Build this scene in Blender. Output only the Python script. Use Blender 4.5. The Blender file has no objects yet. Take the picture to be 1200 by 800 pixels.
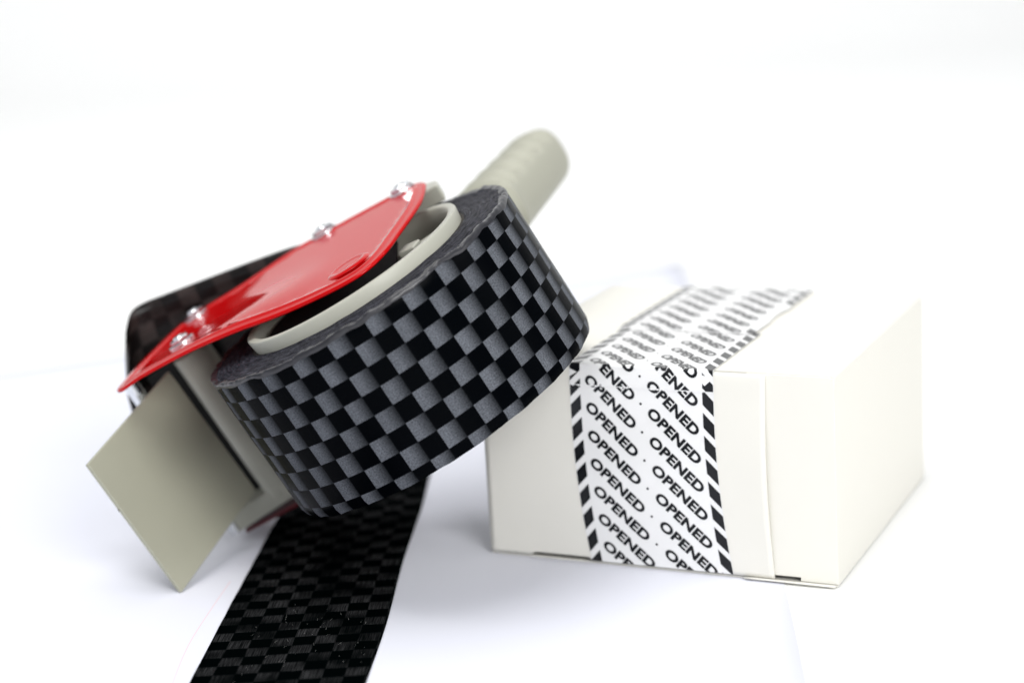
import bpy, bmesh, math, random
from mathutils import Vector, Matrix, noise
random.seed(7)
S = 0.001                       # everything below is written in millimetres
scene = bpy.context.scene
C = scene.collection

# ------------------------------------------------------------------ camera
cam_d = bpy.data.cameras.new('camera'); cam = bpy.data.objects.new('camera', cam_d); C.objects.link(cam)
Rv, Uv, Fv = Vector((.99817, -.01401, -.05883)), Vector((.06047, .23128, .97101)), Vector((0, .97279, -.2317))
m = Matrix((Rv, Uv, -Fv)).transposed().to_4x4(); m.translation = Vector((0, 0, .2122))
cam.matrix_world = m
cam_d.lens = 68.3; cam_d.sensor_width = 36; cam_d.clip_start = .01; cam_d.clip_end = 50
cam_d.dof.use_dof = True; cam_d.dof.focus_distance = .570; cam_d.dof.aperture_fstop = 5.6
cam_d.dof.aperture_blades = 9
scene.camera = cam

# ------------------------------------------------------------------ world and lamps (studio)
w = bpy.data.worlds.new('World'); scene.world = w; w.use_nodes = True
bg = w.node_tree.nodes['Background']; bg.inputs[0].default_value = (.86, .90, 1, 1); bg.inputs[1].default_value = .36

def area(name, loc, target, size, power, col=(1, 1, 1)):
    l = bpy.data.lights.new(name, 'AREA'); l.shape = 'RECTANGLE'; l.size, l.size_y = size; l.energy = power; l.color = col
    o = bpy.data.objects.new(name, l); C.objects.link(o); o.location = loc
    o.rotation_euler = (Vector(target) - Vector(loc)).to_track_quat('-Z', 'Y').to_euler()
    return o
area('softbox_overhead', (-.32, .38, 1.42), (0, .62, 0), (1.1, .9), 17.5, (1, .995, .98))
area('softbox_key', (.42, -.42, .62), (0, .6, .03), (.5, .45), 11, (1, .995, .985))
area('softbox_right', (1.0, .25, .65), (0, .6, .03), (.5, .5), 2.2, (1, .995, .985))
area('softbox_backdrop', (0, 1.15, 1.75), (0, 2.6, 1.0), (2.6, .8), 31)

area('added_fill', (-.45, -.65, .40), (0, .58, .05), (.5, .5), 1.5, (.97, .98, 1))  # added fill, lifts the dark left part of the carton front
vs = scene.view_settings
vs.view_transform = 'Standard'; vs.look = 'None'; vs.gamma = 1; vs.use_curve_mapping = False; vs.exposure = -0.14

# ------------------------------------------------------------------ materials
def mat(name, col=(.8, .8, .8), rough=.5, spec=.5, metal=0, coat=0, coat_rough=.05, bump=None, var=None):
    M = bpy.data.materials.new(name); M.use_nodes = True; nt = M.node_tree; b = nt.nodes['Principled BSDF']
    b.inputs['Base Color'].default_value = (*col, 1); b.inputs['Roughness'].default_value = rough
    b.inputs['Specular IOR Level'].default_value = spec; b.inputs['Metallic'].default_value = metal
    b.inputs['Coat Weight'].default_value = coat; b.inputs['Coat Roughness'].default_value = coat_rough
    tc = nt.nodes.new('ShaderNodeTexCoord')
    if bump:
        sc, st, dist = bump
        n = nt.nodes.new('ShaderNodeTexNoise'); n.inputs['Scale'].default_value = sc; n.inputs['Detail'].default_value = 4
        nt.links.new(tc.outputs['Object'], n.inputs['Vector'])
        bp = nt.nodes.new('ShaderNodeBump'); bp.inputs['Strength'].default_value = st; bp.inputs['Distance'].default_value = dist
        nt.links.new(n.outputs[0], bp.inputs['Height']); nt.links.new(bp.outputs[0], b.inputs['Normal'])
        if coat: nt.links.new(bp.outputs[0], b.inputs['Coat Normal'])
    if var:
        sc, amt = var
        n = nt.nodes.new('ShaderNodeTexNoise'); n.inputs['Scale'].default_value = sc; n.inputs['Detail'].default_value = 5
        nt.links.new(tc.outputs['Object'], n.inputs['Vector'])
        mx = nt.nodes.new('ShaderNodeMix'); mx.data_type = 'RGBA'
        mx.inputs[6].default_value = (*[c * (1 - amt) for c in col], 1); mx.inputs[7].default_value = (*[min(1, c * (1 + amt)) for c in col], 1)
        nt.links.new(n.outputs[0], mx.inputs[0]); nt.links.new(mx.outputs[2], b.inputs['Base Color'])
    return M

class NT:
    """small helper for node maths"""
    def __init__(s, M): s.nt = M.node_tree
    def n(s, t, **k):
        x = s.nt.nodes.new(t)
        for a, v in k.items(): setattr(x, a, v)
        return x
    def link(s, a, b): s.nt.links.new(a, b)
    def math(s, op, a, b=None, c=None, clamp=False):
        x = s.n('ShaderNodeMath', operation=op, use_clamp=clamp)
        for i, v in enumerate((a, b, c)):
            if v is None: continue
            if isinstance(v, (int, float)): x.inputs[i].default_value = v
            else: s.link(v, x.inputs[i])
        return x.outputs[0]
    def maprange(s, v, a, b, c, d):
        x = s.n('ShaderNodeMapRange'); s.link(v, x.inputs[0])
        for i, q in enumerate((a, b, c, d)): x.inputs[i + 1].default_value = q
        return x.outputs[0]

def checker_mat(name, gray, black, rough_g, rough_b, spec, coat, fibre=0., grad=(.35, 1.0, .08), bumpd=.00003, vary=0., gr=.45):
    """printed carbon-look checks; UV is counted in squares"""
    M = bpy.data.materials.new(name); M.use_nodes = True; q = NT(M); b = M.node_tree.nodes['Principled BSDF']
    uv = q.n('ShaderNodeUVMap'); sp = q.n('ShaderNodeSeparateXYZ'); q.link(uv.outputs[0], sp.inputs[0]); u, v = sp.outputs[0], sp.outputs[1]
    s = q.math('ADD', q.math('FLOOR', u), q.math('FLOOR', v))
    par = q.math('ABSOLUTE', q.math('MODULO', s, 2))           # 0 gray, 1 black
    isg = q.math('SUBTRACT', 1, par)
    fu = q.math('FRACT', u)
    fade = q.maprange(fu, *grad[:2], 1, grad[2])
    no = q.n('ShaderNodeTexNoise'); no.inputs['Scale'].default_value = 13; no.inputs['Detail'].default_value = 3; q.link(uv.outputs[0], no.inputs['Vector'])
    grain = q.maprange(no.outputs[0], .3, .7, 1 - gr, 1 + gr)
    lv = q.math('MULTIPLY', q.math('MULTIPLY', isg, fade), grain)
    if fibre:
        mp = q.n('ShaderNodeMapping'); mp.inputs['Scale'].default_value = (.8, 24, 1) ; q.link(uv.outputs[0], mp.inputs[0])
        nf = q.n('ShaderNodeTexNoise'); nf.inputs['Scale'].default_value = 1; nf.inputs['Detail'].default_value = 2; q.link(mp.outputs[0], nf.inputs['Vector'])
        lv = q.math('MULTIPLY', lv, q.maprange(nf.outputs[0], .38, .68, 1 - fibre, 1 + fibre))
    if vary:
        nb = q.n('ShaderNodeTexNoise'); nb.inputs['Scale'].default_value = .45; q.link(uv.outputs[0], nb.inputs['Vector'])
        lv = q.math('MULTIPLY', lv, q.maprange(nb.outputs[0], .35, .65, 1 - vary, 1 + vary))
    mx = q.n('ShaderNodeMix', data_type='RGBA'); q.link(lv, mx.inputs[0]); mx.clamp_factor = False
    mx.inputs[6].default_value = (*black, 1); mx.inputs[7].default_value = (*gray, 1)
    q.link(mx.outputs[2], b.inputs['Base Color'])
    q.link(q.maprange(isg, 0, 1, rough_b, rough_g), b.inputs['Roughness'])
    b.inputs['Specular IOR Level'].default_value = spec
    b.inputs['Coat Weight'].default_value = coat; b.inputs['Coat Roughness'].default_value = .07
    n2 = q.n('ShaderNodeTexNoise'); n2.inputs['Scale'].default_value = 1.1; n2.inputs['Detail'].default_value = 3; q.link(uv.outputs[0], n2.inputs['Vector'])
    bp = q.n('ShaderNodeBump'); bp.inputs['Strength'].default_value = .5; bp.inputs['Distance'].default_value = bumpd
    q.link(n2.outputs[0], bp.inputs['Height']); q.link(bp.outputs[0], b.inputs['Normal']); q.link(bp.outputs[0], b.inputs['Coat Normal'])
    return M

M_table = mat('white_table', (.86, .86, .845), .6, .3, var=(2.5, .012))
M_paper = mat('bluish_paper', (.75, .76, .83), .75, .25, bump=(60, .12, .0006))
M_box = mat('cream_card', (.75, .735, .675), .55, .35, bump=(350, .12, .0002), var=(25, .012))
M_boxin = mat('slot_dark', (.35, .33, .30), .8, .2)
M_film = mat('white_tape_film', (.79, .79, .785), .22, .5, coat=.5, coat_rough=.12, bump=(110, .35, .0003))
M_ink = mat('black_ink', (.004, .0045, .006), .3, .12, coat=.45, coat_rough=.14)
M_ink_soft = M_ink
M_red = mat('red_enamel', (.47, .001, .002), .3, .0, coat=.85, coat_rough=.04, bump=(35, .25, .0006))
M_beige = mat('beige_plastic', (.37, .365, .285), .42, .4, bump=(1400, .25, .0001), var=(40, .05))
M_steel = mat('zinc_steel', (.72, .74, .76), .18, .5, metal=1)
M_beige_pale = mat('pale_beige_plastic', (.44, .44, .375), .4, .4, bump=(1400, .2, .0001), var=(40, .04))
M_roll = checker_mat('checker_tape_roll', (.094, .101, .115), (.0006, .0010, .0016), .42, .25, .02, .0, vary=.12)
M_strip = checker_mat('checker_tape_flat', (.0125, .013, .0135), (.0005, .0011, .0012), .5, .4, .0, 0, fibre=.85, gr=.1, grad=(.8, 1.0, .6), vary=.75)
M_tail = checker_mat('checker_tape_back', (.020, .014, .013), (.003, .002, .002), .4, .3, .15, .05, fibre=.4, grad=(.8, 1., .8), bumpd=.0003, vary=.6)

M_red.node_tree.nodes['Principled BSDF'].inputs['Coat IOR'].default_value = 1.3
# wound tape edge: concentric streaks, in polar coordinates stored as UV
M_edge = bpy.data.materials.new('wound_tape_edge'); M_edge.use_nodes = True; q = NT(M_edge); b = M_edge.node_tree.nodes['Principled BSDF']
uv = q.n('ShaderNodeUVMap'); mp = q.n('ShaderNodeMapping'); mp.inputs['Scale'].default_value = (.12, 2.6, 1); q.link(uv.outputs[0], mp.inputs[0])
n1 = q.n('ShaderNodeTexNoise'); n1.inputs['Scale'].default_value = 1; n1.inputs['Detail'].default_value = 6; n1.inputs['Roughness'].default_value = .65; q.link(mp.outputs[0], n1.inputs['Vector'])
n2 = q.n('ShaderNodeTexNoise'); n2.inputs['Scale'].default_value = .8; n2.inputs['Detail'].default_value = 5; q.link(uv.outputs[0], n2.inputs['Vector'])
mixv = q.math('ADD', q.math('MULTIPLY', n1.outputs[0], .7), q.math('MULTIPLY', n2.outputs[0], .3))
cr = q.n('ShaderNodeValToRGB'); q.link(mixv, cr.inputs[0])
cr.color_ramp.elements[0].position = .45; cr.color_ramp.elements[0].color = (.006, .006, .009, 1)
cr.color_ramp.elements[1].position = .64; cr.color_ramp.elements[1].color = (.085, .085, .105, 1)
q.link(cr.outputs[0], b.inputs['Base Color']); b.inputs['Roughness'].default_value = .5; b.inputs['Specular IOR Level'].default_value = .04
bp = q.n('ShaderNodeBump'); bp.inputs['Strength'].default_value = .9; bp.inputs['Distance'].default_value = .0006
q.link(mixv, bp.inputs['Height']); q.link(bp.outputs[0], b.inputs['Normal'])

# ------------------------------------------------------------------ mesh helpers
def obj(name, verts, faces, material, parent=None, uvs=None, smooth=False, bevel=0, seg=2, solid=0, autosmooth=None):
    me = bpy.data.meshes.new(name); me.from_pydata([tuple(c * S for c in v) for v in verts], [], faces)
    if uvs:
        l = me.uv_layers.new(name='UVMap')
        for lp in me.loops: l.data[lp.index].uv = uvs[lp.vertex_index]
    me.validate(); me.update()
    bm = bmesh.new(); bm.from_mesh(me)
    if not uvs: bmesh.ops.remove_doubles(bm, verts=bm.verts, dist=1e-7)
    if not solid: bmesh.ops.recalc_face_normals(bm, faces=bm.faces)
    bm.to_mesh(me); bm.free()
    me.materials.append(material)
    for p in me.polygons: p.use_smooth = smooth or bevel > 0
    o = bpy.data.objects.new(name, me); C.objects.link(o)
    if parent: o.parent = parent
    if solid:
        md = o.modifiers.new('solid', 'SOLIDIFY'); md.thickness = solid * S; md.offset = 0
    if bevel:
        md = o.modifiers.new('bevel', 'BEVEL'); md.width = bevel * S; md.segments = seg; md.limit_method = 'ANGLE'; md.angle_limit = math.radians(35)
        md.harden_normals = True
    elif autosmooth is not None:
        me.set_sharp_from_angle(angle=math.radians(autosmooth))
    return o

def tag(o, label=None, cat=None, group=None, kind=None):
    for k, v in (('label', label), ('category', cat), ('group', group), ('kind', kind)):
        if v: o[k] = v
    return o

def empty(name, mw, label, cat, group=None):
    o = bpy.data.objects.new(name, None); C.objects.link(o); o.matrix_world = mw; o.empty_display_size = .02
    return tag(o, label, cat, group)

def box(x0, x1, y0, y1, z0, z1):
    v = [(x, y, z) for z in (z0, z1) for y in (y0, y1) for x in (x0, x1)]
    f = [(0, 2, 3, 1), (4, 5, 7, 6), (0, 1, 5, 4), (2, 6, 7, 3), (0, 4, 6, 2), (1, 3, 7, 5)]
    return v, f

def prism(pts, z0, z1, zf=None):
    """outline in xy pushed from z0 to z1; zf adds a height per point"""
    zf = zf or (lambda x, y: 0); n = len(pts)
    v = [(x, y, z0 + zf(x, y)) for x, y in pts] + [(x, y, z1 + zf(x, y)) for x, y in pts]
    f = [tuple(range(n))[::-1], tuple(range(n, 2 * n))] + [(i, (i + 1) % n, n + (i + 1) % n, n + i) for i in range(n)]
    return v, f

def join(*parts):
    V, Fc = [], []
    for v, f in parts:
        o = len(V); V += list(v); Fc += [tuple(i + o for i in t) for t in f]
    return V, Fc

def lathe(prof, n=48, c=(0, 0, 0), close=False):
    """prof: list of (r, z) round the z axis"""
    V, Fc = [], []; k = len(prof)
    for i in range(n):
        a = 2 * math.pi * i / n
        for r, z in prof: V.append((c[0] + r * math.cos(a), c[1] + r * math.sin(a), c[2] + z))
    for i in range(n):
        j = (i + 1) % n
        for t in range(k if close else k - 1):
            s = (t + 1) % k
            Fc.append((i * k + t, j * k + t, j * k + s, i * k + s))
    return V, Fc

def catmull(pts, per=8, closed=True):
    out = []; n = len(pts); rng = range(n) if closed else range(n - 1)
    g = (lambda i: Vector(pts[i % n])) if closed else (lambda i: Vector(pts[min(max(i, 0), n - 1)]))
    for i in rng:
        p0, p1, p2, p3 = g(i - 1), g(i), g(i + 1), g(i + 2)
        for s in range(per):
            t = s / per
            out.append(.5 * ((2 * p1) + (p2 - p0) * t + (2 * p0 - 5 * p1 + 4 * p2 - p3) * t * t + (3 * p1 - 3 * p2 + p3 - p0) * t ** 3))
    if not closed: out.append(g(n - 1))
    return out

# ------------------------------------------------------------------ setting: table sweep and sheet of paper
V, Fc = [], []
prof = [(-900, 0), (2100, 0)] + [(2100 + 500 * math.sin(a), 500 - 500 * math.cos(a)) for a in [math.radians(t) for t in range(10, 91, 10)]] + [(2600, 2200)]
for y, z in prof: V += [(-2600, y, z), (2600, y, z)]
for i in range(len(prof) - 1): Fc.append((2 * i, 2 * i + 1, 2 * i + 3, 2 * i + 2))
sweep = obj('table_surface', V, Fc, M_table, smooth=True); tag(sweep, kind='structure')

# paper: one sheet, its far right corner lifting a little
def paper_pt(s, t):      # s across 0..1 (left to right), t 0..1 (front to back)
    fl, fr = Vector((-560, 240)), Vector((58, 300)); bl, br = Vector((-560, 757)), Vector((94.5, 1030))
    p = (fl.lerp(fr, s)).lerp(bl.lerp(br, s), t)
    p.x += s * 8 * math.sin(t * math.pi)
    lift = 5.0 * max(0, (t - .80) / .2) ** 2 * max(0, (s - .55) / .45) ** 1.5
    return (p.x, p.y, .25 + lift)
NS, NTt = 30, 40
V = [paper_pt(i / NS, j / NTt) for j in range(NTt + 1) for i in range(NS + 1)]
Fc = [(j * (NS + 1) + i, j * (NS + 1) + i + 1, (j + 1) * (NS + 1) + i + 1, (j + 1) * (NS + 1) + i) for j in range(NTt) for i in range(NS)]
paper = obj('paper_sheet', V, Fc, M_paper, smooth=True, solid=.15)
tag(paper, 'large bluish white sheet of paper lying flat on the white table under everything', 'paper')
# faint pink line on the paper
line = catmull([(-99, 470, .36), (-100, 510, .36), (-99.5, 535, .36), (-97, 560, .36), (-94, 585, .36)], 10, False)
V, Fc = [], []
for i, p in enumerate(line): V += [(p.x - .15, p.y, .36), (p.x + .15, p.y, .36)]
for i in range(len(line) - 1): Fc.append((2 * i, 2 * i + 1, 2 * i + 3, 2 * i + 2))
obj('pink_line', V, Fc, mat('faint_pink', (.80, .62, .66), .8), paper)

# ------------------------------------------------------------------ strip of checker tape stuck on the paper
def strip_pt(s, t):      # s 0..1 across, t metres along
    x = -99.0 + 50 * s + t * .066; y = 440 + t
    x += -.3 * math.sin(t / 55) * (1 - s) + .35 * math.sin(t / 17 + 2) * s
    z = .55 + .35 * abs(noise.noise(Vector((x * .05, y * .05, 0)))) + (.5 * max(0, noise.noise(Vector((y * .045, 3, 0)))) if s > .96 else 0)
    return (x, y, z)
nx, ny = 16, 120; L = 250
V = [strip_pt(i / nx, L * j / ny) for j in range(ny + 1) for i in range(nx + 1)]
uvs = [(L * j / ny / 6.25 + .1, i / nx * 8 + 1.1) for j in range(ny + 1) for i in range(nx + 1)]
Fc = [(j * (nx + 1) + i, j * (nx + 1) + i + 1, (j + 1) * (nx + 1) + i + 1, (j + 1) * (nx + 1) + i) for j in range(ny) for i in range(nx)]
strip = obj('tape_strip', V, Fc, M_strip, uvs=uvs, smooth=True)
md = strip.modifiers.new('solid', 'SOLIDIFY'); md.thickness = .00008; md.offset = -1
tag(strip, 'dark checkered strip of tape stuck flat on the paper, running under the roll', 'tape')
# pale scuffs on the strip
rs = random.Random(4); V, Fc = [], []
for _ in range(60):
    k = rs.choice([(.27, 95), (.45, 100), (.62, 97), (.85, 82), (.45, 75), (.3, 60)])
    x0 = -99.0 + 50 * (k[0] + rs.gauss(0, .07)); y0 = 440 + k[1] + rs.gauss(0, 9)
    l, a, wd = rs.uniform(.5, 2.6), math.radians(rs.gauss(82, 14)), rs.uniform(.02, .05)
    dx, dy = math.cos(a) * l, math.sin(a) * l; x0 += (y0 - 440) * .066
    o = len(V); V += [(x0, y0, 1.0), (x0 + wd * 2, y0, 1.0), (x0 + dx + wd, y0 + dy, 1.0)]; Fc.append((o, o + 1, o + 2))
sc = obj('scratch', V, Fc, mat('scuffed_film', (.20, .20, .19), .35, .5), strip); sc['kind'] = 'stuff'

# ------------------------------------------------------------------ small white carton with OPENED tape
yaw = math.radians(-25.535)
BW, BD, BH = 114.8, 111.6, 65.0
FRc = Vector((93.035, 547.11)); FLc = FRc - Vector((math.cos(yaw), math.sin(yaw))) * BW
mb = Matrix.Translation((FLc.x * S, FLc.y * S, .0004)) @ Matrix.Rotation(yaw, 4, 'Z')
carton = empty('carton', mb, 'small cream white card box sealed with OPENED tape, beside the tilted tape roll', 'box')
T = .5
def part(name, vf, M, parent, **k): return obj(name, vf[0], vf[1], M, parent, **k)
def bent_sheet(pf, nu, nv, thick, name, M, parent):
    V = [pf(i / nu, j / nv) for j in range(nv + 1) for i in range(nu + 1)]
    Fc = [(j * (nu + 1) + i, j * (nu + 1) + i + 1, (j + 1) * (nu + 1) + i + 1, (j + 1) * (nu + 1) + i) for j in range(nv) for i in range(nu)]
    o = obj(name, V, Fc, M, parent, smooth=True, solid=thick)
    return o
# shell: left side, right side, back and top are one folded sleeve
def sleeve():
    r = .9; W, Hh = BW, BH
    corners = [((r, Hh - r), 180, 90), ((W - r, Hh - r), 90, 0)]
    pts = [(0, .6)]
    for (cx, cz), a0, a1 in corners:
        for s in range(7):
            a = math.radians(a0 + (a1 - a0) * s / 6); pts.append((cx + r * math.cos(a), cz + r * math.sin(a)))
    pts.append((W, .6))
    V, Fc = [], []
    ys = [.55, BD * .3, BD * .6, BD - .6]
    for x, z in pts:
        for y in ys: V.append((x, y, z + (.25 * math.sin(math.pi * x / W) * math.sin(math.pi * y / BD) if z > Hh - .1 else 0)))
    n = len(ys)
    for i in range(len(pts) - 1):
        for j in range(n - 1): Fc.append((i * n + j, i * n + j + 1, (i + 1) * n + j + 1, (i + 1) * n + j))
    return V, Fc
sl = sleeve(); o = obj('sleeve', sl[0], sl[1], M_box, carton)
md = o.modifiers.new('solid', 'SOLIDIFY'); md.thickness = T * S; md.offset = -1
part('back_panel', box(.6, BW - .6, BD - .55, BD - .05, .4, BH - .6), M_box, carton)
part('bottom_panel', box(.2, BW - .2, .2, BD - .3, 0, .45), M_box, carton)
# darker block added inside so that the slots read dark
part('slot_darkener', box(1.2, BW - 1.2, 5, BD - 1.5, .6, BH - 1.5), M_boxin, carton)
# front: recessed strip on the right with a slot, tuck panel on the left with a slot
def plate_xz(outline, y0, y1, yf=None):
    n = len(outline); yf = yf or (lambda x, z: 0)
    v = [(x, y0 + yf(x, z), z) for x, z in outline] + [(x, y1 + yf(x, z), z) for x, z in outline]
    return v, [tuple(range(n)), tuple(range(n, 2 * n))[::-1]] + [(i, n + i, n + (i + 1) % n, (i + 1) % n) for i in range(n)]
part('side_flap', plate_xz([(88, 1.9), (95.2, 1.9), (103.2, 1.9), (103.2, .7), (BW - .1, .7), (BW - .1, 30), (BW - .2, BH - .8), (BW - 1.6, BH - .35), (88, BH - .35)], .15, .65), M_box, carton, bevel=.12)
# tuck panel: curved right edge standing a little proud lower down
def tuck(u, v):
    z = 1.0 + v * (BH - 1.35)
    xr = 94.0 + 1.3 * (1 - v) ** 2 - .5 * math.sin(math.pi * v)
    x = .1 + u * (xr - .1)
    y = -.35 - 1.0 * math.sin(math.pi * min(1, v * 1.15)) ** 1.2 * max(0, (u - .80) / .2) ** 2 - .25 * math.sin(math.pi * v) * math.sin(math.pi * u)
    if v > .97: y += .25 * (v - .97) / .03
    if v < .02 and .15 < u < .36: z += 1.1
    return (x, y, z)
bent_sheet(tuck, 48, 50, T, 'tuck_panel', M_box, carton)
bent_sheet(lambda u, v: (86 + u * 28.2, -1.9 + v * 2.2 + (.5 * (u - .15) if v < .5 else 0), .45 + .35 * (1 - v) * (1 - u)), 8, 2, .35, 'bottom_flap', M_box, carton)

# --- printed tape: film + ink laid out flat in (x across, t along), then folded over the box
def word_mesh(txt, width, height):
    cu = bpy.data.curves.new('w', 'FONT'); cu.body = txt; cu.size = 1; cu.offset = .048; cu.resolution_u = 4; cu.space_character = 1.06
    o = bpy.data.objects.new('w', cu); C.objects.link(o); bpy.context.view_layer.update()
    me = bpy.data.meshes.new_from_object(o.evaluated_get(bpy.context.evaluated_depsgraph_get()))
    V = [v.co.copy() for v in me.vertices]; Fc = [tuple(p.vertices) for p in me.polygons]
    bpy.data.objects.remove(o); bpy.data.curves.remove(cu); bpy.data.meshes.remove(me)
    x0, x1 = min(v.x for v in V), max(v.x for v in V); y0, y1 = min(v.y for v in V), max(v.y for v in V)
    return [((v.x - (x0 + x1) / 2) / (x1 - x0) * width, (v.y - (y0 + y1) / 2) / (y1 - y0) * height) for v in V], Fc
WORD = word_mesh('OPENED', 21.7, 3.6)

def pattern(t0, t1, xa=30.9, phase=0., gap=None):
    """words and edge dashes between t0 and t1 along the tape; returns two bmeshes"""
    c, s = math.cos(-math.pi / 4), math.sin(-math.pi / 4)
    wb = bmesh.new(); dashes = []
    def addw(cx, ct):
        vs_ = [wb.verts.new((cx + x * c - y * s, ct + x * s + y * c, 0)) for x, y in WORD[0]]
        for f in WORD[1]:
            try: wb.faces.new([vs_[i] for i in f])
            except ValueError: pass
    n0, n1 = int(t0 // 9) - 3, int(t1 // 9) + 3
    for n in range(n0, n1):
        b_ = 9 * n + phase
        addw(xa + 13.4, b_ + 3.4); addw(xa + 33.8, b_ + 2.6)
        vs_ = [wb.verts.new((xa + 23.4 + .42 * math.cos(a), b_ + 3.4 - .3 + .42 * math.sin(a) , 0)) for a in [k * math.pi / 4 for k in range(8)]]
        wb.faces.new(vs_)
    for n in range(int(t0 // 7.2) - 2, int(t1 // 7.2) + 3):
        b_ = 7.2 * n + phase * .6
        for x0, x1, d in ((xa + .15, xa + 3.6, 3.4), (xa + 43.4, xa + 46.85, -3.6)):
            if gap and d < 0 and gap[0] < b_ < gap[1]: continue
            db = bmesh.new(); dashes.append(db)
            db.faces.new([db.verts.new(p) for p in ((x0, b_, 0), (x1, b_ + d, 0), (x1, b_ + d + 4.7, 0), (x0, b_ + 4.7, 0))])
    for bm in [wb] + dashes:
        def cut(co, no, clear=True):
            bmesh.ops.bisect_plane(bm, geom=bm.verts[:] + bm.edges[:] + bm.faces[:], plane_co=co, plane_no=no, clear_outer=clear)
        cut((0, t1, 0), (0, 1, 0)); cut((0, t0, 0), (0, -1, 0))
        cut((xa + .1, 0, 0), (-1, 0, 0)); cut((xa + 46.9, 0, 0), (1, 0, 0))
        for tt in [t for t in (0., .35, -.35) if t0 < t < t1]: cut((0, tt, 0), (0, 1, 0), False)
        k = t0 + 6
        while k < t1: cut((0, k, 0), (0, 1, 0), False); k += 6
    return wb, [d for d in dashes if d.faces]

def fold(x, t, off):
    """t is the distance back from the front top edge (negative: down the front)"""
    if t >= 0:
        k = min(1, t / .6)
        return (x, t - off * (1 - k), BH + off + .25 * math.sin(math.pi * x / BW) * math.sin(math.pi * t / BD))
    z = BH + t; sh = 4.3 * max(0, (52 - z) / 50) ** 2
    xx = x + sh; u, v = xx / 94, max(0, min(1, (z - 1) / (BH - 1.55)))
    y = tuck(min(u, .999), v if v > .021 else .021)[1] - T / 2 - off
    if z > BH - 1: y += (BH - z < 1) * .0
    return (xx, y, z + (off if t > -.4 else 0))

def emit(name, bm, M, off, parent):
    V = [fold(v.co.x, v.co.y, off) for v in bm.verts]; bm.verts.index_update()
    Fc = [tuple(v.index for v in f.verts) for f in bm.faces]; bm.free()
    return obj(name, V, Fc, M, parent)

def film(name, t0, t1, x0, x1, off, parent, jag0=0, jag1=0, wob=0):
    ts = [t0]; t = t0
    while t < t1 - 2.0:
        t += 2.0; ts.append(t)
    ts += [t1]
    if t0 < 0 < t1: ts = sorted(set(ts + [0., .35, -.35]))
    nx = 47; V = []
    for j, t in enumerate(ts):
        for i in range(nx + 1):
            x = x0 + (x1 - x0) * i / nx + (wob * noise.noise(Vector((t * .12, x0, 5))) if i == nx else 0)
            tt = t + (jag1 * (i % 2) if j == len(ts) - 1 else 0) - (jag0 * (i % 2) if j == 0 else 0)
            V.append(fold(x, tt, off))
    Fc = [(j * (nx + 1) + i, j * (nx + 1) + i + 1, (j + 1) * (nx + 1) + i + 1, (j + 1) * (nx + 1) + i) for j in range(len(ts) - 1) for i in range(nx)]
    return obj(name, V, Fc, M_film, parent, smooth=True)
ft = film('printed_tape', -BH + 1.1, -1.0, 30.9, 77.9, .12, carton); ft['label'] = 'strip of tape printed OPENED down the front of the box'
wb, db = pattern(-BH + 1.15, -6.7, 30.9, -5.6)
emit('lettering', wb, M_ink, .20, ft); [emit('edge_dash', d, M_ink, .20, ft) for d in db]
tt_ = film('printed_tape', -6.5, 46, 31.0, 78.0, .26, carton, jag0=.5, jag1=.9); tt_['label'] = 'strip of tape printed OPENED folded over the top edge'
wb, db = pattern(-6.4, 46, 31.0, 3.1)
emit('lettering', wb, M_ink, .33, tt_); [emit('edge_dash', d, M_ink, .33, tt_) for d in db]
t3 = film('printed_tape', 44, BD - .3, 29.6, 76.2, .42, carton, jag0=.9, wob=1.2); t3['label'] = 'strip of tape printed OPENED along the back of the top'
wb, db = pattern(44.5, BD - .4, 29.4, 5.5, (50, 88))
emit('lettering', wb, M_ink, .50, t3); [emit('edge_dash', d, M_ink, .50, t3) for d in db]

# ------------------------------------------------------------------ dispenser frame of reference: z along the roll axis
Xr, Yr, Zr = Vector((.87476, .05163, .4818)), Vector((-.05892, .99826, 0)), Vector((-.48096, -.02839, .87628))
md_ = Matrix((Xr, Yr, Zr)).transposed().to_4x4(); md_.translation = Vector((-34.103, 581.832, 73.6)) * S
R0, R1, HW = 53.3, 38.4, 24.5
roll = empty('tape_roll', md_, 'big roll of black and grey checkered tape on the tilted dispenser, leaning on the box', 'tape roll')
gun = empty('tape_dispenser', md_, 'red and beige hand tape dispenser tipped on its side holding the checkered roll', 'tape dispenser')

# outer winding
def rim(a, top):
    """unevenness of the wound edge"""
    c_ = Vector((math.cos(a) * 2.2, math.sin(a) * 2.2, 4 if top else 9))
    k = 1 if top else .45
    return k * (.7 * noise.noise(c_) + .7 * noise.noise(c_ * 3.1) + .35 * noise.noise(c_ * 8))
NA, NZ = 432, 26; V, uvs = [], []
# make the seam fall at the hidden far side: angles run -pi..pi
V, uvs = [], []
for j in range(NZ + 1):
    f = j / NZ
    for i in range(NA + 1):
        a = -math.pi + 2 * math.pi * i / NA; z = -HW + 2 * HW * f + rim(a, True) * f ** 6 + rim(a, False) * (1 - f) ** 6
        e = max(0, abs(f - .5) * 2 - .93) / .07
        r = R0 - e * .6 + .2 * noise.noise(Vector((math.cos(a) * 3, math.sin(a) * 3, z * .06)))
        V.append((r * math.sin(a), -r * math.cos(a), z))
        uvs.append(((a * R0 - 4.65) / 6.3 + .5 + 60, (z - 8.4) / 6.5 + .5 + 20))
Fc = [(j * (NA + 1) + i, j * (NA + 1) + i + 1, (j + 1) * (NA + 1) + i + 1, (j + 1) * (NA + 1) + i) for j in range(NZ) for i in range(NA)]
obj('outer_layer', V, Fc, M_roll, roll, uvs=uvs, smooth=True)
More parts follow.
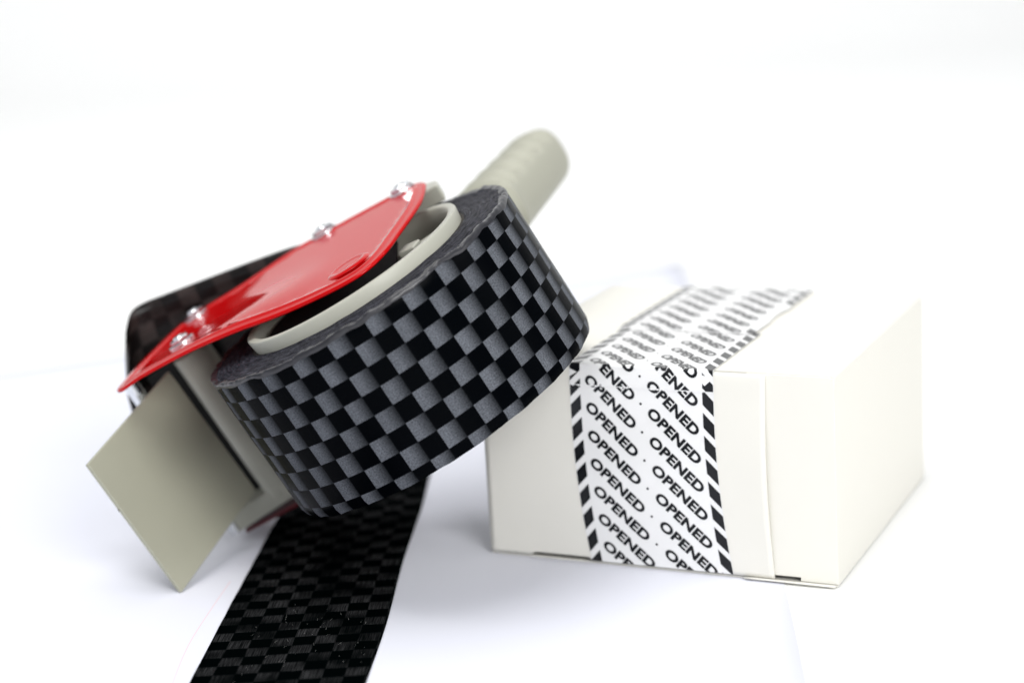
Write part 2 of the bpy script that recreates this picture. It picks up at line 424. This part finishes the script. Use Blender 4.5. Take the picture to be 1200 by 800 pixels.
# wound ends
for top in (True, False):
    V, uvs = [], []; NR = 22; sg = 1 if top else -1
    for k in range(NR + 1):
        g = k / NR; r = R0 - .62 - (R0 - R1 - .6) * g
        for i in range(NA + 1):
            a = -math.pi + 2 * math.pi * i / NA
            n_ = noise.noise(Vector((math.cos(a) * 1.5, math.sin(a) * 1.5, r * .9))) * .35 + noise.noise(Vector((math.cos(a) * 9, math.sin(a) * 9, r * .5 + 9))) * .18
            z = sg * HW + rim(a, top) * (1 - g) ** 2 + n_ * min(1, g * 8)
            rr = r + (.2 * noise.noise(Vector((math.cos(a) * 3, math.sin(a) * 3, sg * HW * .06))) if k == 0 else 0)
            V.append((rr * math.sin(a), -rr * math.cos(a), z)); uvs.append((a * R0, r))
    Fc = [(k * (NA + 1) + i, k * (NA + 1) + i + 1, (k + 1) * (NA + 1) + i + 1, (k + 1) * (NA + 1) + i) for k in range(NR) for i in range(NA)]
    obj('wound_edge', V, Fc, M_edge, roll, uvs=uvs, smooth=True)
v, f = lathe([(38.5, -24.3), (38.5, 24.3), (37.4, 24.3), (37.4, -24.3)], 96, close=True)
obj('core', v, f, mat('dark_card_core', (.05, .045, .04), .8, .2), roll, smooth=True, autosmooth=40)
# glossy crumpled film edge round the rim
V = []; Fc = []
for i in range(NA):
    a = 2 * math.pi * i / NA; zt = HW + rim(a, True)
    c_ = Vector((math.cos(a) * 5, math.sin(a) * 5, 1))
    for k, (dr, dz) in enumerate(((.10, -1.3 - .9 * noise.noise(c_)), (.16, -.7), (-.15, .12), (-.7, .3), (-1.5, .18), (-2.4 - noise.noise(c_ * 2), .05))):
        j_ = noise.noise(c_ * 6 + Vector((0, 0, k * .7))) * (.35 if k > 1 else .12)
        r = R0 + dr + (j_ * .6 if k > 1 else 0) + .2 * noise.noise(Vector((math.cos(a) * 3, math.sin(a) * 3, zt * .06)))
        V.append((r * math.sin(a), -r * math.cos(a), zt + dz + (j_ if k > 0 else 0)))
for i in range(NA):
    j = (i + 1) % NA
    for k in range(5): Fc.append((i * 6 + k, j * 6 + k, j * 6 + k + 1, i * 6 + k + 1))
obj('film_edge', V, Fc, mat('crumpled_film_edge', (.02, .02, .024), .3, .5, var=(400, .8)), roll, smooth=True)

# loose tail of tape running from the far side of the roll past the red plate
topc = [(14, 56, 25), (2, 59, 29), (-10, 63, 33), (-19, 66, 35.8), (-32, 66.5, 38.8), (-50, 66.5, 42.6), (-66, 66, 46.0), (-71.5, 65, 47.2), (-76, 63, 47.2), (-79.5, 60.5, 44.5), (-82, 57, 41), (-82, 52, 38)]
botc = [(14, 56, -24), (2, 59, -22), (-12, 62, -19), (-24, 64, -16), (-40, 66, -12), (-58, 67, -8), (-74, 67, -4), (-86, 65, -2), (-93, 62, 0), (-98, 58, 1), (-98, 53, 2), (-94, 49, 3)]
tc_, bc_ = catmull(topc, 5, False), catmull(botc, 5, False)
V, uvs = [], []; nv = 14; acc = 0
for i, (a, b_) in enumerate(zip(tc_, bc_)):
    if i: acc += ((a - tc_[i - 1]).length + (b_ - bc_[i - 1]).length) / 2
    for k in range(nv + 1):
        p = a.lerp(b_, k / nv)
        bulge = math.sin(math.pi * k / nv)
        p.x -= 3.5 * bulge * max(0, min(1, (i - 30) / 10)); p.y += .6 * noise.noise(Vector((i * .15, k * .5, 0))) * min(1, k)
        p.x += 1.2 * noise.noise(Vector((i * .12, k * .35, 7))) * bulge
        V.append(tuple(p)); uvs.append((acc / 6.3, k / nv * 7.8))
n_ = nv + 1
Fc = [(i * n_ + k, i * n_ + k + 1, (i + 1) * n_ + k + 1, (i + 1) * n_ + k) for i in range(len(tc_) - 1) for k in range(nv)]
tail = obj('tape_tail', V, Fc, M_tail, roll, uvs=uvs, smooth=True)
md = tail.modifiers.new('solid', 'SOLIDIFY'); md.thickness = .00025
tail['label'] = 'loose dark end of tape curling past the red plate'

# ------------------------------------------------------------------ red side plate with rolled lip, bead and boss
def plate_z(x, y):
    return .06 * y + 2.5 * math.exp(-((y - 3) / 19) ** 2) * max(0, min(1, (-2 - x) / 34)) * max(0, min(1, (x + 88) / 12))
outl = [(31.6, 38.5), (31.3, 31), (29.0, 18), (24.5, 6), (19.5, -5), (14.5, -15.5), (8.0, -22.5), (0.0, -23.5), (-16, -17.5), (-36, -7.5), (-54, 2.5), (-67, 9), (-80, 15.5), (-84.6, 19.5), (-85.2, 25), (-79, 38), (-70, 51), (-64.5, 57), (-57, 60.5), (-39, 59), (-18.6, 61.5), (0, 56.5), (20.5, 49), (28.5, 44.5)]
oc = catmull([(x, y, 0) for x, y in outl], 5)
def inset(pts, d):
    n = len(pts); out = []
    for i in range(n):
        a, b_ = pts[i - 2], pts[(i + 2) % n]; t = (b_ - a).normalized(); nn = Vector((t.y, -t.x, 0))
        out.append(pts[i] + nn * d)
    return out
area2 = sum(oc[i].x * oc[(i + 1) % len(oc)].y - oc[(i + 1) % len(oc)].x * oc[i].y for i in range(len(oc)))
sgn = -1 if area2 > 0 else 1
lev = [(0.12, -1.1), (0, -.7), (.1, -.3), (.45, -.04), (1.4, 0), (3.0, .02), (3.6, .3), (4.2, .48), (4.8, .3), (5.5, .0)]
V, Fc = [], []; n = len(oc)
for d, z in lev:
    for p in inset(oc, sgn * d): V.append((p.x, p.y, 32.0 + z + plate_z(p.x, p.y)))
for k in range(len(lev) - 1):
    for i in range(n): Fc.append((k * n + i, k * n + (i + 1) % n, (k + 1) * n + (i + 1) % n, (k + 1) * n + i))
from mathutils.geometry import delaunay_2d_cdt
inner = [Vector(v_) for v_ in V[(len(lev) - 1) * n:]]
pts2 = [Vector((p.x, p.y)) for p in inner]
def inside(x, y):
    c_ = False
    for i in range(n):
        a, b_ = pts2[i], pts2[(i + 1) % n]
        if (a.y > y) != (b_.y > y) and x < (b_.x - a.x) * (y - a.y) / (b_.y - a.y) + a.x: c_ = not c_
    return c_ and min((Vector((x, y)) - p).length for p in pts2) > 1.6
grid = [Vector((x * 2.5, y * 2.5)) for x in range(-36, 16) for y in range(-16, 28) if inside(x * 2.5, y * 2.5)]
dv, de, df, dov, doe, dof = delaunay_2d_cdt(pts2 + grid, [(i, (i + 1) % n) for i in range(n)], [], 1, 1e-4)
k0 = len(V); V += [(p.x, p.y, 32.0 + plate_z(p.x, p.y)) for p in dv]; Fc += [tuple(k0 + i for i in f_) for f_ in df]
red = obj('side_plate', V, Fc, M_red, gun, smooth=True, solid=0)
md = red.modifiers.new('solid', 'SOLIDIFY'); md.thickness = .0009; md.offset = -1
red['label'] = 'glossy red enamelled metal side plate with raised bead and steel bolts'
# round embossed boss near the near edge
v, f = lathe([(7.6, -.15), (6.9, .3), (6.1, .55), (5.4, .45), (4.6, .12), (3.6, -.05), (.01, -.05)], 48, (1.2, -7.5, 32.0 + plate_z(0, -7.5)))
obj('boss', v, f, M_red, red, smooth=True)

def hexbolt(x, y, z, r=3.6, h=2.6, rot=0):
    a = lathe([(r * 1.28, 0), (r * 1.28, .7), (r * 1.1, .75)], 32, (x, y, z))
    hx = [(x + r * math.cos(rot + k * math.pi / 3), y + r * math.sin(rot + k * math.pi / 3)) for k in range(6)]
    hb = prism(hx, z + .75, z + .75 + h)
    sh = lathe([(r * .52, 0), (r * .52, h + 1.1), (r * .42, h + 1.4), (.01, h + 1.45)], 20, (x, y, z))
    v, f = join(a, hb, sh)
    return obj('bolt', v, f, M_steel, gun, bevel=.35)
for x, y, rr, rot in ((23.6, 44.5, 3.7, .3), (-6.5, 56.0, 3.9, .9), (-57.5, 54.5, 3.8, .1), (-60.8, 27.5, 3.6, .6)):
    hexbolt(x, y, 31.95 + plate_z(x, y), rr * .98, 1.3, rot)
# steel spindle of the front roller under the plate tip
v, f = join(lathe([(2.6, 20), (2.6, 31.0), (.01, 31.0)], 24, (-84.6, 38, 0)), lathe([(1.8, -31), (1.8, 20), (2.6, 20)], 24, (-84.6, 38, 0)))
obj('roller_pin', v, f, M_steel, gun, smooth=True, autosmooth=40)

# ------------------------------------------------------------------ beige hub with its wall, spokes and boss
hub = obj('hub', *lathe([(37.2, -12), (37.2, 24.0), (37.7, 27.9), (37.4, 28.5), (35.6, 28.6), (34.7, 28.1), (34.4, 24), (34.4, -12)], 128, close=True), M_beige_pale, gun, smooth=True, autosmooth=60)
for a in (.18, .18 + 2 * math.pi / 5, .18 + 4 * math.pi / 5, .18 + 6 * math.pi / 5, .18 + 8 * math.pi / 5):
    c, s = math.cos(a), math.sin(a); px, py = -s, c; r0, r1, t = 9, 35, 1.1
    pts = [(c * r0 - px * t, s * r0 - py * t), (c * r1 - px * t, s * r1 - py * t), (c * r1 + px * t, s * r1 + py * t), (c * r0 + px * t, s * r0 + py * t)]
    v, f = prism(pts, -10, 24.2); obj('spoke', v, f, M_beige_pale, hub, bevel=.5)
obj('hub_boss', *lathe([(10, -11), (10, 22.5), (9.3, 23.2), (4, 23.2), (4, -11)], 48, close=True), M_beige_pale, hub, smooth=True, autosmooth=40)
obj('hub_floor', *lathe([(34.8, -11.5), (9, -11.5), (9, -10), (34.8, -10)], 96, close=True), M_beige_pale, hub, smooth=True, autosmooth=40)

pts = [(31.5 * math.cos(a), 31.5 * math.sin(a)) for a in [math.radians(t) for t in range(62, 299, 6)]]
v, f = prism(pts, 24.0, 25.2); obj('hub_shade_disc', v, f, mat('hub_shade', (.006, .006, .007), .6, .2), hub)  # black disc added so the hub inside reads as deep shade
v, f = prism([(15.5, -6), (21, -10), (23.5, -4), (18, 1)], 16, 26.5); obj('hub_lug', v, f, M_beige_pale, hub, bevel=.6)

# ------------------------------------------------------------------ front bracket and flap
prof = [(-69.5, 62), (-71.2, 55), (-71.6, 50), (-70.6, 47.2), (-68.6, 46.0), (-66, 46.2), (-63.6, 48), (-61.5, 51), (-60, 55), (-60, 62)]
v, f = prism(prof, -30, 27); br = obj('front_bracket', v, f, M_beige_pale, gun, bevel=.6)
v, f = prism([(-86, 46), (-58, 47), (-50, 56), (-50, 64), (-84, 62)], -33.2, -26.8); obj('bracket_foot', v, f, M_beige_pale, br, bevel=.5)
v, f = prism([(-84.5, 49), (-58, 41), (-44, 46), (-40, 62), (-60, 74), (-82, 66)], -35.6, -34.4); o = obj('lower_plate', v, f, mat('shaded_red_enamel', (.10, .006, .012), .35, .4), gun, bevel=.3); o['label'] = 'dark red edge of the lower plate, in shadow beneath the bracket'  # shade under the bracket is put into this darker red
v, f = box(-84, -69, 58, 59.5, -30, 26); obj('gap_blocker', v, f, mat('gap_shade', (.012, .012, .012), .7, .2), br, bevel=.3)  # near-black sheet added behind the flap gap: blocks light, stands for shade
# the square beige flap
P = [Vector((-101.5, 0, -28.2)), Vector((-73.2, 44, -23.2)), Vector((-74.2, 44, 26.2)), Vector((-101.8, 0, 22.2))]
nrm = (P[1] - P[0]).cross(P[3] - P[0]).normalized() * 1.5
V = [tuple(p) for p in P] + [tuple(p - nrm if nrm.x < 0 else p + nrm) for p in P]
Fc = [(0, 1, 2, 3), (7, 6, 5, 4), (0, 4, 5, 1), (1, 5, 6, 2), (2, 6, 7, 3), (3, 7, 4, 0)]
fl = obj('flap', V, Fc, M_beige, gun, bevel=.35, seg=3); fl['label'] = 'square matt beige plastic flap, one corner touching the paper'
# mould gate nick on the outer edge of the flap
q_ = P[3].lerp(P[0], .35); v, f = box(q_.x + .1, q_.x + .8, q_.y - .25, q_.y + .3, q_.z - .4, q_.z + .4); obj('mould_nick', v, f, mat('dark_nick', (.02, .018, .015), .7), fl)

# ------------------------------------------------------------------ rear frame block and handle with finger ridges
v, f = prism([(18, 57), (30, 50), (42, 56), (48, 68), (38, 76), (22, 68)], -20, 17); obj('rear_block', v, f, M_beige_pale, gun, bevel=2, seg=4)
v, f = prism([(18, 50), (31, 43), (34.5, 42), (34.5, 52), (30, 60), (18, 60)], 24.8, 30.8); obj('standoff', v, f, M_beige_pale, gun, bevel=.8)
path = [Vector((42.5, 58, 9.5)), Vector((45, 66, 9.2)), Vector((50, 78, 8.8)), Vector((55.5, 91, 8.3)), Vector((61, 104, 7.8)), Vector((65.5, 115, 7.4)), Vector((69.5, 125, 7))]
pc = catmull(path, 12, False); V, Fc = [], []; n = 48
for i, p in enumerate(pc):
    t = (pc[min(i + 1, len(pc) - 1)] - pc[max(i - 1, 0)]).normalized()
    sx = t.cross(Vector((0, 0, 1))).normalized(); sz = sx.cross(t)
    s_ = i / (len(pc) - 1); end = max(0, (s_ - .84) / .16); k_ = math.sqrt(max(0, 1 - end ** 2)) if end < 1 else .02
    for j in range(n):
        a = 2 * math.pi * j / n; ca, sa = math.cos(a), math.sin(a)
        rx, rz = 12.6 - 2.0 * s_ + (2.5 * (1 - s_) if ca < 0 else 0), 12.0 - .8 * s_
        ridge = 0
        side = max(0, -ca) * .8 + .2 * max(0, sa)          # finger side
        ridge = -3.2 * (.5 + .5 * math.sin(s_ * 2 * math.pi * 7)) ** 1.2 * max(0, min(1, (sa - .45) * 4)) * max(0, min(1, (.9 - s_) * 8))
        e = 2.6; rr = 1 / ((abs(ca) ** e + abs(sa) ** e) ** (1 / e))
        V.append(tuple(p + sx * ((rx + ridge) * rr * ca * k_) + sz * ((rz + ridge) * rr * sa * k_)))
for i in range(len(pc) - 1):
    for j in range(n): Fc.append((i * n + j, i * n + (j + 1) % n, (i + 1) * n + (j + 1) % n, (i + 1) * n + j))
Fc.append(tuple(range(n))); Fc.append(tuple(range((len(pc) - 1) * n, len(pc) * n))[::-1])
hd = obj('handle', V, Fc, mat('grey_beige_grip', (.37, .368, .30), .5, .35, bump=(1400, .25, .0001), var=(40, .06)), gun, smooth=True); hd['label'] = 'ribbed beige grip pointing away behind the roll'
